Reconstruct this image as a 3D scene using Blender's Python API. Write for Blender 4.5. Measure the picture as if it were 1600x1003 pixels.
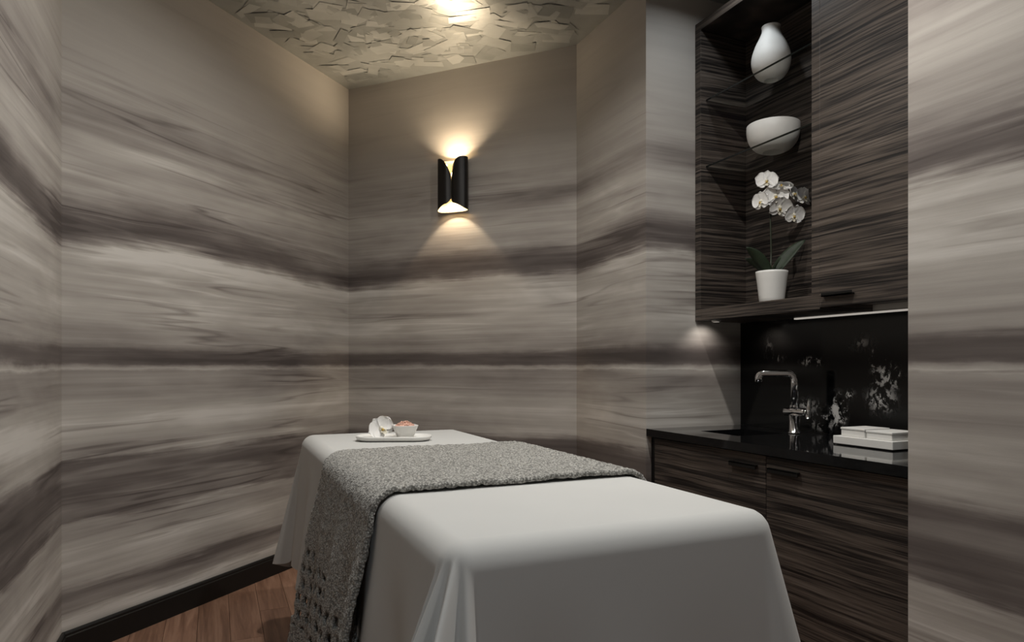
import bpy, bmesh, math, random
from mathutils import Vector, Matrix, noise

for o in list(bpy.data.objects):
    bpy.data.objects.remove(o)
random.seed(7)
scene = bpy.context.scene
COL = scene.collection
PI = math.pi

# ------------------------------------------------------------------ camera
F_PX, CXP, HORIZON = 1050.0, 800.0, 572.5
YAW = math.radians(23.8)
EYE = 1.19
CEIL = 3.05
cd = bpy.data.cameras.new('camera')
cd.sensor_width = 36.0
cd.sensor_fit = 'HORIZONTAL'
cd.lens = 36.0 * F_PX / 1600.0
cd.shift_y = (HORIZON - 501.5) / 1600.0
cd.clip_start = 0.02
cam = bpy.data.objects.new('camera', cd)
cam.location = (0, 0, EYE)
cam.rotation_euler = (PI / 2, 0, -YAW)
COL.objects.link(cam)
scene.camera = cam

# ------------------------------------------------------------------ world / colour management
w = bpy.data.worlds.new('world')
scene.world = w
w.use_nodes = True
w.node_tree.nodes['Background'].inputs[0].default_value = (0.05, 0.05, 0.055, 1)
w.node_tree.nodes['Background'].inputs[1].default_value = 0.2
vs = scene.view_settings
vs.view_transform = 'Standard'
vs.look = 'None'
vs.gamma = 1.0
vs.use_curve_mapping = False
vs.exposure = -0.08

# recessed adjustable downlights, all but the first added unseen as fill: x, y, watts, colour, beam spread in degrees, tilt of the lamp head (x, y per unit down)
NEUTRAL = (1.0, 0.965, 0.91)
COOL = (0.88, 0.95, 1.0)
DOWNLIGHT_AND_FILL = [
    (0.74, 2.50, 19.5, NEUTRAL, 160, (-.14, 0)),
    (1.45, 1.35, 25.0, NEUTRAL, 160, (-.22, .15)),  # added fill from the right, brightens the left walls
    (0.30, 0.10, 11.5, COOL, 165, (0, 0)),  # added fill near the camera, lifts surfaces facing it
    (2.04, 2.30, 2.2, COOL, 165, (0, 0)),  # added to brighten the niche wall and display bay
]
SCONCE_UP, SCONCE_DOWN, SCONCE_SIDE_FILL = 26.0, 15.0, (24.0, 9.0)

# ------------------------------------------------------------------ helpers
def link(o, parent=None):
    COL.objects.link(o)
    if parent is not None:
        o.parent = parent
    return o

def tag(o, label=None, cat=None, group=None, kind=None):
    if label: o['label'] = label
    if cat: o['category'] = cat
    if group: o['group'] = group
    if kind: o['kind'] = kind
    return o

def empty(name, loc, label, cat, group=None):
    o = bpy.data.objects.new(name, None)
    o.empty_display_size = 0.1
    o.location = loc
    COL.objects.link(o)
    return tag(o, label, cat, group)

def finish(name, bm, mat, parent=None, base=(0, 0, 0), smooth=False, loc=None):
    """bm in world coordinates; base = world origin of the parent thing"""
    if base != (0, 0, 0):
        bmesh.ops.translate(bm, verts=bm.verts, vec=-Vector(base))
    me = bpy.data.meshes.new(name)
    bm.to_mesh(me)
    bm.free()
    if isinstance(mat, (list, tuple)):
        for m in mat: me.materials.append(m)
    else:
        me.materials.append(mat)
    if smooth:
        for p in me.polygons: p.use_smooth = True
    o = bpy.data.objects.new(name, me)
    if loc: o.location = loc
    return link(o, parent)

def bm_box(bm, x0, x1, y0, y1, z0, z1, bevel=0.0, seg=2):
    vs_ = [bm.verts.new(c) for c in ((x0,y0,z0),(x1,y0,z0),(x1,y1,z0),(x0,y1,z0),(x0,y0,z1),(x1,y0,z1),(x1,y1,z1),(x0,y1,z1))]
    fs = [bm.faces.new([vs_[i] for i in f]) for f in ((3,2,1,0),(4,5,6,7),(0,1,5,4),(1,2,6,5),(2,3,7,6),(3,0,4,7))]
    if bevel > 0:
        es = list({e for f in fs for e in f.edges})
        bmesh.ops.bevel(bm, geom=es, offset=bevel, segments=seg, affect='EDGES', profile=0.5)

def box(name, mat, parent, base, b, bevel=0.0, seg=2, smooth=False):
    bm = bmesh.new()
    bm_box(bm, *b, bevel=bevel, seg=seg)
    return finish(name, bm, mat, parent, base, smooth)

def bm_lathe(bm, prof, c=(0, 0, 0), seg=48, sq=None, M=None):
    """prof: list of (r, z); optional squareness exponent"""
    rings = []
    for r, z in prof:
        ring = []
        for i in range(seg):
            a = 2 * PI * i / seg
            ca, sa = math.cos(a), math.sin(a)
            k = 1.0
            if sq:
                k = 1.0 / ((abs(ca) ** sq + abs(sa) ** sq) ** (1.0 / sq))
            p = Vector((c[0] + r * k * ca, c[1] + r * k * sa, c[2] + z))
            if M: p = M @ p
            ring.append(bm.verts.new(p))
        rings.append(ring)
    for a, b in zip(rings, rings[1:]):
        for i in range(seg):
            j = (i + 1) % seg
            bm.faces.new((a[i], a[j], b[j], b[i]))
    return rings

def cap(bm, ring, flip=False):
    bm.faces.new(list(reversed(ring)) if flip else ring)

def bm_tube(bm, pts, rad, seg=10, caps=True):
    pts = [Vector(p) for p in pts]
    rads = rad if isinstance(rad, (list, tuple)) else [rad] * len(pts)
    rings = []
    up = Vector((0.13, 0.27, 0.95)).normalized()
    for i, p in enumerate(pts):
        d = (pts[min(i + 1, len(pts) - 1)] - pts[max(i - 1, 0)]).normalized()
        if abs(d.dot(up)) > 0.98: up = Vector((0.9, 0.3, 0.1)).normalized()
        s = d.cross(up).normalized()
        t = s.cross(d).normalized()
        rings.append([bm.verts.new(p + rads[i] * (math.cos(2*PI*k/seg) * s + math.sin(2*PI*k/seg) * t)) for k in range(seg)])
        up = t
    for a, b in zip(rings, rings[1:]):
        for k in range(seg):
            j = (k + 1) % seg
            bm.faces.new((a[k], a[j], b[j], b[k]))
    if caps:
        bm.faces.new(rings[0]); bm.faces.new(list(reversed(rings[-1])))
    return rings

# ------------------------------------------------------------------ materials
class NT:
    def __init__(s, name):
        s.m = bpy.data.materials.new(name)
        s.m.use_nodes = True
        s.t = s.m.node_tree
        s.b = s.t.nodes['Principled BSDF']
    def n(s, typ, **kw):
        nd = s.t.nodes.new(typ)
        for k, v in kw.items():
            if k.startswith('i_'):
                key = k[2:]
                key = int(key) if key.isdigit() else key.replace('_', ' ')
                nd.inputs[key].default_value = v
            else:
                setattr(nd, k, v)
        return nd
    def l(s, a, b): s.t.links.new(a, b)
    def math(s, op, a, b=None, c=None, clamp=False):
        nd = s.t.nodes.new('ShaderNodeMath'); nd.operation = op; nd.use_clamp = clamp
        for i, v in enumerate((a, b, c)):
            if v is None: continue
            if isinstance(v, (int, float)): nd.inputs[i].default_value = v
            else: s.l(v, nd.inputs[i])
        return nd.outputs[0]
    def noise(s, vec, scale, detail=2.0, rough=0.5, dist=0.0):
        nd = s.n('ShaderNodeTexNoise'); s.l(vec, nd.inputs['Vector'])
        nd.inputs['Scale'].default_value = scale; nd.inputs['Detail'].default_value = detail
        nd.inputs['Roughness'].default_value = rough; nd.inputs['Distortion'].default_value = dist
        return nd.outputs['Fac']
    def scaled(s, vec, sc, loc=(0, 0, 0)):
        nd = s.n('ShaderNodeMapping'); s.l(vec, nd.inputs['Vector'])
        nd.inputs['Scale'].default_value = sc; nd.inputs['Location'].default_value = loc
        return nd.outputs[0]
    def ramp(s, fac, stops, interp='LINEAR'):
        nd = s.n('ShaderNodeValToRGB'); cr = nd.color_ramp; cr.interpolation = interp
        while len(cr.elements) < len(stops): cr.elements.new(0.5)
        for e, (p, c) in zip(cr.elements, stops):
            e.position = p
            e.color = (c, c, c, 1) if isinstance(c, (int, float)) else (*c, 1)
        s.l(fac, nd.inputs['Fac'])
        return nd.outputs['Color']
    def bump(s, h, strength=0.3, dist=0.01):
        nd = s.n('ShaderNodeBump', i_Strength=strength, i_Distance=dist)
        s.l(h, nd.inputs['Height']); s.l(nd.outputs[0], s.b.inputs['Normal'])
    def set(s, **kw):
        for k, v in kw.items(): s.b.inputs[k.replace('_', ' ')].default_value = v
        return s

def plain(name, col, rough=0.5, metal=0.0, spec=0.5, mottling=0.06, scale=30.0, bump=0.0, **kw):
    t = NT(name)
    tc = t.n('ShaderNodeTexCoord')
    f = t.noise(tc.outputs['Object'], scale, 3)
    c0 = tuple(max(0, c * (1 - mottling)) for c in col); c1 = tuple(min(1, c * (1 + mottling)) for c in col)
    t.l(t.ramp(f, [(0.3, c0), (0.7, c1)]), t.b.inputs['Base Color'])
    t.set(Roughness=rough, Metallic=metal, Specular_IOR_Level=spec)
    if bump: t.bump(f, bump, 0.002)
    for k, v in kw.items(): t.b.inputs[k.replace('_', ' ')].default_value = v
    return t.m

def make_wallpaper():
    t = NT('mural_wallpaper')
    uv = t.n('ShaderNodeUVMap').outputs[0]
    sep = t.n('ShaderNodeSeparateXYZ'); t.l(uv, sep.inputs[0])
    z = sep.outputs['Y']
    n_big = t.noise(t.scaled(uv, (0.55, 0.75, 1)), 1.0, 2, 0.5)
    n_mid = t.noise(t.scaled(uv, (1.6, 3.5, 1), (3, 7, 0)), 1.0, 3, 0.55)
    n_fine = t.noise(t.scaled(uv, (9.0, 24.0, 1), (1, 2, 0)), 1.0, 3, 0.6)
    # the bands stay level at the pale line and wander further away from it
    away = t.math('MINIMUM', t.math('ABSOLUTE', t.math('SUBTRACT', z, 1.19)), 0.6)
    amp = t.math('MULTIPLY_ADD', away, 0.42, 0.012)
    d1 = t.math('MULTIPLY', t.math('SUBTRACT', n_big, 0.5), amp)
    d2 = t.math('MULTIPLY', t.math('SUBTRACT', n_mid, 0.5), t.math('MULTIPLY_ADD', away, 0.14, 0.018))
    d3 = t.math('MULTIPLY', t.math('SUBTRACT', n_fine, 0.5), 0.022)
    n_feather = t.noise(t.scaled(uv, (2.2, 55.0, 1), (6, 2, 0)), 1.0, 3, 0.65)
    d4 = t.math('MULTIPLY', t.math('SUBTRACT', n_feather, 0.5), t.math('MULTIPLY_ADD', away, 0.12, 0.012))
    zz = t.math('ADD', t.math('ADD', t.math('ADD', t.math('ADD', z, d1), d2), d3), d4)
    fac = t.math('DIVIDE', zz, 3.05, clamp=True)
    prof = [(0.00,.80),(0.13,.84),(0.17,.40),(0.24,.40),(0.275,.76),(0.40,.84),(0.47,.66),(0.52,.78),(0.545,.34),(0.64,.20),
            (0.765,.25),(0.80,.70),(0.92,.84),(1.03,.72),(1.12,.52),(1.172,.54),(1.184,1.0),(1.194,.45),(1.21,.12),(1.255,.10),
            (1.30,.52),(1.42,.80),(1.60,.80),(1.70,.88),(1.735,.34),(1.775,.08),(1.86,.30),(1.94,.66),(2.10,.74),(2.24,.46),(2.42,.70),(2.62,.78)]
    v = t.ramp(fac, [(p / 3.05, c) for p, c in prof])
    # watery streaks stretched along the wall
    s1 = t.noise(t.scaled(uv, (0.42, 9.0, 1), (5, 1, 0)), 1.0, 4, 0.55, 0.25)
    s2 = t.noise(t.scaled(uv, (0.9, 40.0, 1), (9, 4, 0)), 1.0, 3, 0.6, 0.2)
    s3 = t.noise(t.scaled(uv, (1.5, 5.0, 1), (2, 8, 0)), 1.0, 3, 0.6, 0.5)
    fade = t.ramp(t.math('DIVIDE', z, 3.05), [(0.0, 1.0), (0.72, 1.0), (0.84, 0.2), (1.0, 0.12)])
    add = t.math('MULTIPLY', t.math('SUBTRACT', s1, 0.5), 0.85)
    add = t.math('MULTIPLY_ADD', t.math('SUBTRACT', s2, 0.5), 0.30, add)
    add = t.math('MULTIPLY_ADD', t.math('SUBTRACT', s3, 0.5), 0.50, add)
    cn = t.noise(t.scaled(uv, (0.35, 7.0, 1), (1, 6, 0)), 1.0, 3, 0.5, 0.15)
    cl = t.math('SUBTRACT', 1.0, t.math('MULTIPLY', t.math('ABSOLUTE', t.math('SUBTRACT', cn, 0.53)), 42.0), clamp=True)
    clm = t.ramp(t.noise(t.scaled(uv, (1.1, 2.0, 1), (4, 4, 0)), 1.0, 2), [(0.45, 0.0), (0.6, 1.0)])
    add = t.math('MULTIPLY_ADD', t.math('MULTIPLY', cl, clm), -0.30, add)
    pl = t.math('SUBTRACT', 1.0, t.math('MULTIPLY', t.math('ABSOLUTE', t.math('SUBTRACT', cn, 0.45)), 50.0), clamp=True)
    add = t.math('MULTIPLY_ADD', t.math('MULTIPLY', pl, clm), 0.14, add)
    v = t.math('MULTIPLY_ADD', add, fade, v)
    colr = t.ramp(v, [(0.0, (.078, .065, .060)), (0.25, (.142, .121, .112)), (0.5, (.268, .241, .220)), (0.8, (.425, .395, .360)), (1.0, (.60, .57, .53))])
    t.l(colr, t.b.inputs['Base Color'])
    t.set(Roughness=0.75, Specular_IOR_Level=0.25)
    wv = t.noise(t.scaled(uv, (60, 420, 1)), 1.0, 2)
    t.bump(wv, 0.08, 0.002)
    return t.m

def make_zebrano(name, dark=1.05):
    t = NT(name)
    tc = t.n('ShaderNodeTexCoord'); g = tc.outputs['Object']
    # grain runs level: stretched along x and y, striped over z
    warp = t.noise(t.scaled(g, (1.6, 1.6, 3.0)), 1.0, 2)
    sep = t.n('ShaderNodeSeparateXYZ'); t.l(g, sep.inputs[0])
    z = t.math('MULTIPLY_ADD', t.math('SUBTRACT', warp, 0.5), 0.030, sep.outputs['Z'])
    cmb = t.n('ShaderNodeCombineXYZ'); t.l(sep.outputs['X'], cmb.inputs[0]); t.l(sep.outputs['Y'], cmb.inputs[1]); t.l(z, cmb.inputs[2])
    a = t.noise(t.scaled(cmb.outputs[0], (2.2, 2.2, 105)), 1.0, 3, 0.6)
    b = t.noise(t.scaled(cmb.outputs[0], (4, 4, 260)), 1.0, 2, 0.6)
    c = t.noise(t.scaled(cmb.outputs[0], (1.0, 1.0, 14)), 1.0, 2)
    f = t.math('MULTIPLY_ADD', t.math('SUBTRACT', b, 0.5), 0.45, a)
    f = t.math('MULTIPLY_ADD', t.math('SUBTRACT', c, 0.5), 0.35, f)
    k = dark
    col = t.ramp(f, [(0.30, (.008*k, .0065*k, .006*k)), (0.42, (.022*k, .018*k, .016*k)), (0.50, (.055*k, .044*k, .037*k)), (0.62, (.085*k, .068*k, .056*k)), (0.75, (.125*k, .104*k, .088*k))])
    t.l(col, t.b.inputs['Base Color'])
    t.set(Roughness=0.5, Specular_IOR_Level=0.3)
    t.bump(f, 0.25, 0.002)
    return t.m

def make_marble():
    t = NT('black_marble')
    g = t.n('ShaderNodeTexCoord').outputs['Object']
    n1 = t.noise(t.scaled(g, (1, 9, 7)), 1.6, 6, 0.68, 0.6)
    total = None
    # milky clouds sit where the slab has them (y, z, radius y, radius z)
    for (y, zc, ry, rz, s) in [(1.888, 1.145, .055, .045, 1.0), (1.91, 1.055, .06, .05, .72), (2.118, .995, .035, .06, 1.15), (2.06, 1.065, .025, .02, .8), (2.263, 1.212, .05, .018, .9), (2.21, .94, .07, .035, .8), (2.274, 1.006, .06, .03, .7), (1.946, 1.21, .015, .05, .65), (2.52, 1.29, .03, .06, .4), (1.845, 1.16, .02, .02, .8), (2.466, 1.23, .04, .02, .45), (2.0, 1.29, .05, .03, .4), (1.70, 1.2, .05, .08, .5)]:
        vm = t.n('ShaderNodeVectorMath', operation='SUBTRACT'); t.l(g, vm.inputs[0]); vm.inputs[1].default_value = (0, y, zc)
        vs2 = t.n('ShaderNodeVectorMath', operation='MULTIPLY'); t.l(vm.outputs[0], vs2.inputs[0]); vs2.inputs[1].default_value = (0, 1 / ry, 1 / rz)
        ln = t.n('ShaderNodeVectorMath', operation='LENGTH'); t.l(vs2.outputs[0], ln.inputs[0])
        q = t.math('MULTIPLY', t.math('SUBTRACT', 1.0, t.math('MULTIPLY', ln.outputs['Value'], 0.55), clamp=True), s)
        total = q if total is None else t.math('MAXIMUM', total, q)
    n2 = t.noise(t.scaled(g, (1, 22, 16), (4, 3, 1)), 1.6, 5, 0.7, 0.8)
    m = t.math('MULTIPLY', total, t.ramp(t.math('MULTIPLY_ADD', n2, 0.5, t.math('MULTIPLY', n1, 0.5)), [(0.485, 0.0), (0.545, 1.0)]))
    col = t.ramp(m, [(0.0, (.0035, .0038, .004)), (0.22, (.03, .03, .03)), (0.42, (.45, .44, .43)), (0.7, (.85, .84, .82))])
    t.l(col, t.b.inputs['Base Color'])
    t.set(Roughness=0.12, Specular_IOR_Level=0.35)
    return t.m

def make_leaf_ceiling(name):
    t = NT(name)
    tc = t.n('ShaderNodeTexCoord'); g = tc.outputs['Object']
    n = t.noise(t.scaled(g, (3, 3, 3)), 1.0, 4, 0.6)
    isl = t.n('ShaderNodeNewGeometry').outputs['Random Per Island']
    f = t.math('MULTIPLY_ADD', isl, 0.45, t.math('MULTIPLY', n, 0.6))
    col = t.ramp(f, [(0.2, (.33, .345, .335)), (0.5, (.52, .54, .525)), (0.85, (.76, .78, .76))])
    t.l(col, t.b.inputs['Base Color'])
    t.set(Metallic=0.65, Roughness=0.33, Specular_IOR_Level=0.4)
    br = t.noise(t.scaled(g, (30, 60, 30)), 1.0, 3, 0.6)
    t.bump(br, 0.10, 0.004)
    return t.m

def make_floor_wood():
    t = NT('floor_oak')
    g = t.n('ShaderNodeTexCoord').outputs['Object']
    inf = t.n('ShaderNodeObjectInfo').outputs['Random']
    off = t.n('ShaderNodeCombineXYZ'); t.l(t.math('MULTIPLY', inf, 17.0), off.inputs[0]); t.l(t.math('MULTIPLY', inf, 31.0), off.inputs[1])
    va = t.n('ShaderNodeVectorMath', operation='ADD'); t.l(g, va.inputs[0]); t.l(off.outputs[0], va.inputs[1])
    a = t.noise(t.scaled(va.outputs[0], (22, 1.6, 1)), 1.0, 4, 0.6, 1.2)
    b = t.noise(t.scaled(va.outputs[0], (120, 5, 1)), 1.0, 2, 0.6)
    f = t.math('MULTIPLY_ADD', t.math('SUBTRACT', b, 0.5), 0.3, a)
    f = t.math('MULTIPLY_ADD', t.math('SUBTRACT', inf, 0.5), 0.22, f)
    col = t.ramp(f, [(0.25, (.155, .082, .053)), (0.5, (.255, .140, .092)), (0.75, (.36, .212, .145))])
    t.l(col, t.b.inputs['Base Color'])
    t.set(Roughness=0.42, Specular_IOR_Level=0.35)
    t.bump(f, 0.08, 0.002)
    return t.m

def make_boucle():
    t = NT('boucle_knit')
    g = t.n('ShaderNodeTexCoord').outputs['Object']
    vo = t.n('ShaderNodeTexVoronoi', i_Scale=190.0); t.l(g, vo.inputs['Vector'])
    n = t.noise(g, 120, 3, 0.7)
    f = t.math('ADD', t.math('MULTIPLY', vo.outputs['Distance'], 0.55), t.math('MULTIPLY', n, 0.55))
    col = t.ramp(f, [(0.28, (.61, .60, .56)), (0.48, (.37, .361, .335)), (0.68, (.15, .147, .135))])
    t.l(col, t.b.inputs['Base Color'])
    t.set(Roughness=0.95, Specular_IOR_Level=0.1, Sheen_Weight=0.25, Sheen_Roughness=0.5)
    t.bump(t.math('SUBTRACT', 1.0, f), 0.8, 0.006)
    return t.m

def emit(name, col, strength):
    t = NT(name)
    t.set(Base_Color=(*col, 1), Emission_Color=(*col, 1), Emission_Strength=strength)
    return t.m

M_WALL = make_wallpaper()
M_ZEB = make_zebrano('zebrano_veneer')
M_MARBLE = make_marble()
M_LEAF = make_leaf_ceiling('metal_leaf_plaster')
M_OAK = make_floor_wood()
M_BOUCLE = make_boucle()
M_BASE = plain('black_lacquer', (.010, .0095, .009), 0.38, spec=0.3)
M_SUB = plain('subfloor', (.03, .018, .012), 0.9)
M_COUNTER = plain('black_stone', (.006, .006, .0065), 0.06, spec=0.42, mottling=0.3, scale=60)
M_SINK = plain('black_granite_sink', (.004, .004, .004), 0.25)
M_SHEET = plain('white_cotton', (.53, .53, .515), 0.9, spec=0.15, mottling=0.015, scale=4, Sheen_Weight=0.1)
M_CERAMIC = plain('white_ceramic', (.76, .75, .72), 0.42, mottling=0.02)
M_MATTE = plain('matte_white_ceramic', (.74, .73, .70), 0.6, mottling=0.02)
M_CHROME = plain('chrome', (.78, .78, .79), 0.07, metal=1.0, mottling=0.01)
M_BRONZE = plain('dark_bronze', (.010, .0085, .0075), 0.42, metal=0.2, spec=0.35)
M_GOLD = plain('pale_gold_leaf', (.42, .36, .24), 0.55, metal=0.3, mottling=0.1, scale=60)
M_HANDLE = plain('black_metal', (.006, .006, .006), 0.4, metal=0.3)
M_PETAL = plain('white_petal', (.80, .79, .77), 0.55, mottling=0.03, scale=80, Subsurface_Weight=0.15, Subsurface_Radius=(.01, .01, .008))
M_LIP = plain('cream_lip', (.74, .70, .58), 0.5, mottling=0.1, scale=200)
M_LIPDARK = plain('yellow_throat', (.50, .34, .08), 0.6, mottling=0.3, scale=200)
M_LEAFGREEN = plain('orchid_leaf', (.016, .028, .012), 0.6, mottling=0.25)
M_STEM = plain('orchid_stem', (.022, .028, .014), 0.5, mottling=0.2)
M_MOSS = plain('bark_moss', (.035, .03, .02), 0.95, mottling=0.5, scale=90)
M_SALT = plain('pink_salt', (.58, .33, .25), 0.5, mottling=0.35, scale=150)
M_VINYL = plain('dark_vinyl', (.03, .028, .026), 0.6)
M_FRAME = plain('table_wood', (.06, .04, .028), 0.5)
M_EDGE = plain('dark_glass_edge', (.004, .006, .006), 0.15)
M_DOORP = plain('painted_door', (.12, .11, .10), 0.5)
tg = NT('clear_glass')
tg.set(Base_Color=(.96, .98, .97, 1), Roughness=0.0, Transmission_Weight=1.0, IOR=1.02)
M_GLASS = tg.m
M_LED = emit('led_diffuser', (1.0, .93, .84), 0.35)
M_LAMPDISC = emit('downlight_lens', (1.0, .93, .84), 6.0)
M_BULB = emit('warm_bulb', (1.0, .78, .48), 12.0)
M_TRIM = plain('white_trim', (.6, .59, .57), 0.5)

# ------------------------------------------------------------------ room shell
WR = 1.91                                    # right wall plane
C0 = (-0.57, -1.15)                          # behind the camera, left
C1 = (-0.57, 3.225)                          # left wall turns 45 degrees
C2 = (0.818, 4.575)                          # far corner
C3 = (WR, 3.405)                             # back wall meets right wall
N0, N1 = 1.372, 2.72                         # kitchenette niche in the right wall, y range
NB = 2.51                                    # niche back plane
TH = 0.10

def wall(name, a, b, u0, flip=1, zt=CEIL, mat=None):
    """solid wall slab whose inner face runs a -> b, thickness to the outside; uv = metres along the wall, height"""
    a, b = Vector((*a, 0)), Vector((*b, 0))
    d = (b - a); L = d.length; d.normalize()
    nrm = Vector((-d.y, d.x, 0)) * flip * TH
    bm = bmesh.new()
    uvl = bm.loops.layers.uv.new('UVMap')
    pts = [(a, 0), (b, L)]
    vin = [[bm.verts.new(p + Vector((0, 0, z))) for z in (0, zt)] for p, _ in pts]
    vout = [[bm.verts.new(p + nrm + Vector((0, 0, z))) for z in (0, zt)] for p, _ in pts]
    us = {}
    for k in range(2):
        for j in range(2):
            us[vin[k][j]] = (u0 + pts[k][1], (0, zt)[j]); us[vout[k][j]] = (u0 + pts[k][1] + .03, (0, zt)[j])
    for f in ((vin[0][0], vin[1][0], vin[1][1], vin[0][1]), (vout[1][0], vout[0][0], vout[0][1], vout[1][1]),
              (vin[0][0], vin[0][1], vout[0][1], vout[0][0]), (vin[1][1], vin[1][0], vout[1][0], vout[1][1]),
              (vin[0][1], vin[1][1], vout[1][1], vout[0][1]), (vin[1][0], vin[0][0], vout[0][0], vout[1][0])):
        fc = bm.faces.new(f)
        for lp in fc.loops: lp[uvl].uv = us[lp.vert]
    bmesh.ops.recalc_face_normals(bm, faces=bm.faces)
    o = finish(name, bm, mat or M_WALL)
    o['kind'] = 'structure'
    return u0 + L

u = wall('wall_left', C0, C1, 0.0)
u = wall('wall_left_angled', C1, C2, u)
u = wall('wall_back', C2, C3, u)
u = wall('wall_right_far', C3, (WR, N1 + .0005), u)
u = wall('wall_right_return', (WR + .0005, N1), (NB + TH, N1), u)
wall('wall_niche_back', (NB, N1), (NB, N0), u)
wall('wall_niche_near', (NB + TH, N0), (WR + .0005, N0), u)
u2 = wall('wall_right', (WR, N0 - .0005), (WR, -1.15), u + 1.2)
wall('wall_front', (WR + TH, -1.15), (-0.67, -1.15), u2)
# squeeze out the overlap of right_far slab end with the niche return: the slab stops at the niche corner
# door behind the camera
d = box('door_1', M_DOORP, None, (0, 0, 0), (0.2, 1.1, -1.15, -1.11, 0.0, 2.15), 0.004)
d['kind'] = 'structure'
box('door_handle', M_HANDLE, d, (0, 0, 0), (0.27, 0.40, -1.11, -1.06, 1.0, 1.02), 0.004)

# ceiling: glossy leaf plaster with trowelled flakes
bm = bmesh.new()
bm_box(bm, -0.7, NB + 0.15, -1.3, 4.75, CEIL, CEIL + 0.1)
ceil = finish('ceiling', bm, M_LEAF); ceil['kind'] = 'structure'
bm = bmesh.new()
def inside_room(x, y, m=0.0):
    if x < -0.57 + m or x > WR - m or y < -1.1: return False
    # angled walls
    e1 = (C2[0]-C1[0], C2[1]-C1[1]); n1 = (-e1[1], e1[0]); l1 = math.hypot(*n1)
    if ((x-C1[0])*n1[0] + (y-C1[1])*n1[1]) / l1 > -m: return False
    e2 = (C3[0]-C2[0], C3[1]-C2[1]); n2 = (-e2[1], e2[0]); l2 = math.hypot(*n2)
    if ((x-C2[0])*n2[0] + (y-C2[1])*n2[1]) / l2 > -m: return False
    return True
rf = random.Random(11)
for i in range(1500):
    x, y = rf.uniform(-0.55, 1.9), rf.uniform(1.6, 4.55)
    if not inside_room(x, y, 0.10): continue
    lx, ly = rf.uniform(.03, .10), rf.uniform(.025, .06)
    ang = rf.gauss(math.radians(-35), 0.55)
    tx, ty = rf.gauss(0, .011), rf.gauss(0, .011)
    zc = CEIL - rf.uniform(.0012, .004)
    ca, sa = math.cos(ang), math.sin(ang)
    vv = []
    for (px, py) in ((-1, -1), (1, -1), (1, 1), (-1, 1)):
        px *= lx * rf.uniform(.7, 1.15); py *= ly * rf.uniform(.7, 1.15)
        vv.append(bm.verts.new((x + px*ca - py*sa, y + px*sa + py*ca, min(CEIL - .0008, zc + px*tx + py*ty))))
    bm.faces.new(list(reversed(vv)))
fl = finish('plaster_flakes', bm, M_LEAF, ceil); fl['kind'] = 'stuff'

# floor: subfloor slab with individual planks
bm = bmesh.new(); bm_box(bm, -0.7, NB + 0.15, -1.3, 4.75, -0.12, -0.014)
floor = finish('floor', bm, M_SUB); floor['kind'] = 'structure'
def clip(poly, nx, ny, c):
    out = []
    for i, p in enumerate(poly):
        q = poly[(i + 1) % len(poly)]
        dp, dq = nx*p[0] + ny*p[1] - c, nx*q[0] + ny*q[1] - c
        if dp <= 0: out.append(p)
        if (dp < 0 < dq) or (dq < 0 < dp):
            k = dp / (dp - dq); out.append((p[0] + k*(q[0]-p[0]), p[1] + k*(q[1]-p[1])))
    return out
PW = 0.136
row = 0; x = -0.57 + 0.02
rp = random.Random(5)
xs = -0.57 - 0.05
while xs < WR:
    y = -1.15 - rp.uniform(0, 1.4)
    while y < 4.6:
        L = rp.choice((1.2, 1.5, 1.8))
        g = 0.0008
        poly = [(xs + g, y + g), (xs + PW - g, y + g), (xs + PW - g, y + L - g), (xs + g, y + L - g)]
        for (A, B) in ((C1, C2), (C2, C3)):
            nx, ny = -(B[1]-A[1]), (B[0]-A[0]); l = math.hypot(nx, ny); nx /= l; ny /= l
            poly = clip(poly, nx, ny, nx*A[0] + ny*A[1]) if poly else poly
        for (nx, ny, c) in ((-1, 0, 0.57), (1, 0, WR), (0, -1, 1.15)):
            poly = clip(poly, nx, ny, c) if poly else poly
        if len(poly) >= 3:
            b = bmesh.new()
            top = [b.verts.new((px, py, 0.0)) for px, py in poly]
            bot = [b.verts.new((px, py, -0.0139)) for px, py in poly]
            b.faces.new(top); b.faces.new(list(reversed(bot)))
            for i in range(len(poly)):
                j = (i + 1) % len(poly); b.faces.new((top[j], top[i], bot[i], bot[j]))
            finish('plank', b, M_OAK, floor)
        y += L
    xs += PW

# baseboards: black, with a small stepped bead on top
def baseboard(name, a, b):
    a, b = Vector((*a, 0)), Vector((*b, 0)); dd = (b - a).normalized()
    inn = Vector((dd.y, -dd.x, 0))
    prof = [(0, 0), (.018, 0), (.018, .092), (.014, .096), (.014, .105), (.009, .112), (0, .112)]
    bm = bmesh.new()
    r0 = [bm.verts.new(a + inn * p + Vector((0, 0, z))) for p, z in prof]
    r1 = [bm.verts.new(b + inn * p + Vector((0, 0, z))) for p, z in prof]
    for i in range(len(prof)):
        j = (i + 1) % len(prof); bm.faces.new((r0[i], r0[j], r1[j], r1[i]))
    bm.faces.new(r0); bm.faces.new(list(reversed(r1)))
    bmesh.ops.recalc_face_normals(bm, faces=bm.faces)
    o = finish(name, bm, M_BASE); o['kind'] = 'structure'
baseboard('baseboard_left', C0, C1)
baseboard('baseboard_left_angled', C1, C2)
baseboard('baseboard_back', C2, C3)
baseboard('baseboard_right_far', C3, (WR, N1))
baseboard('baseboard_right', (WR, N0), (WR, -1.15))

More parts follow.
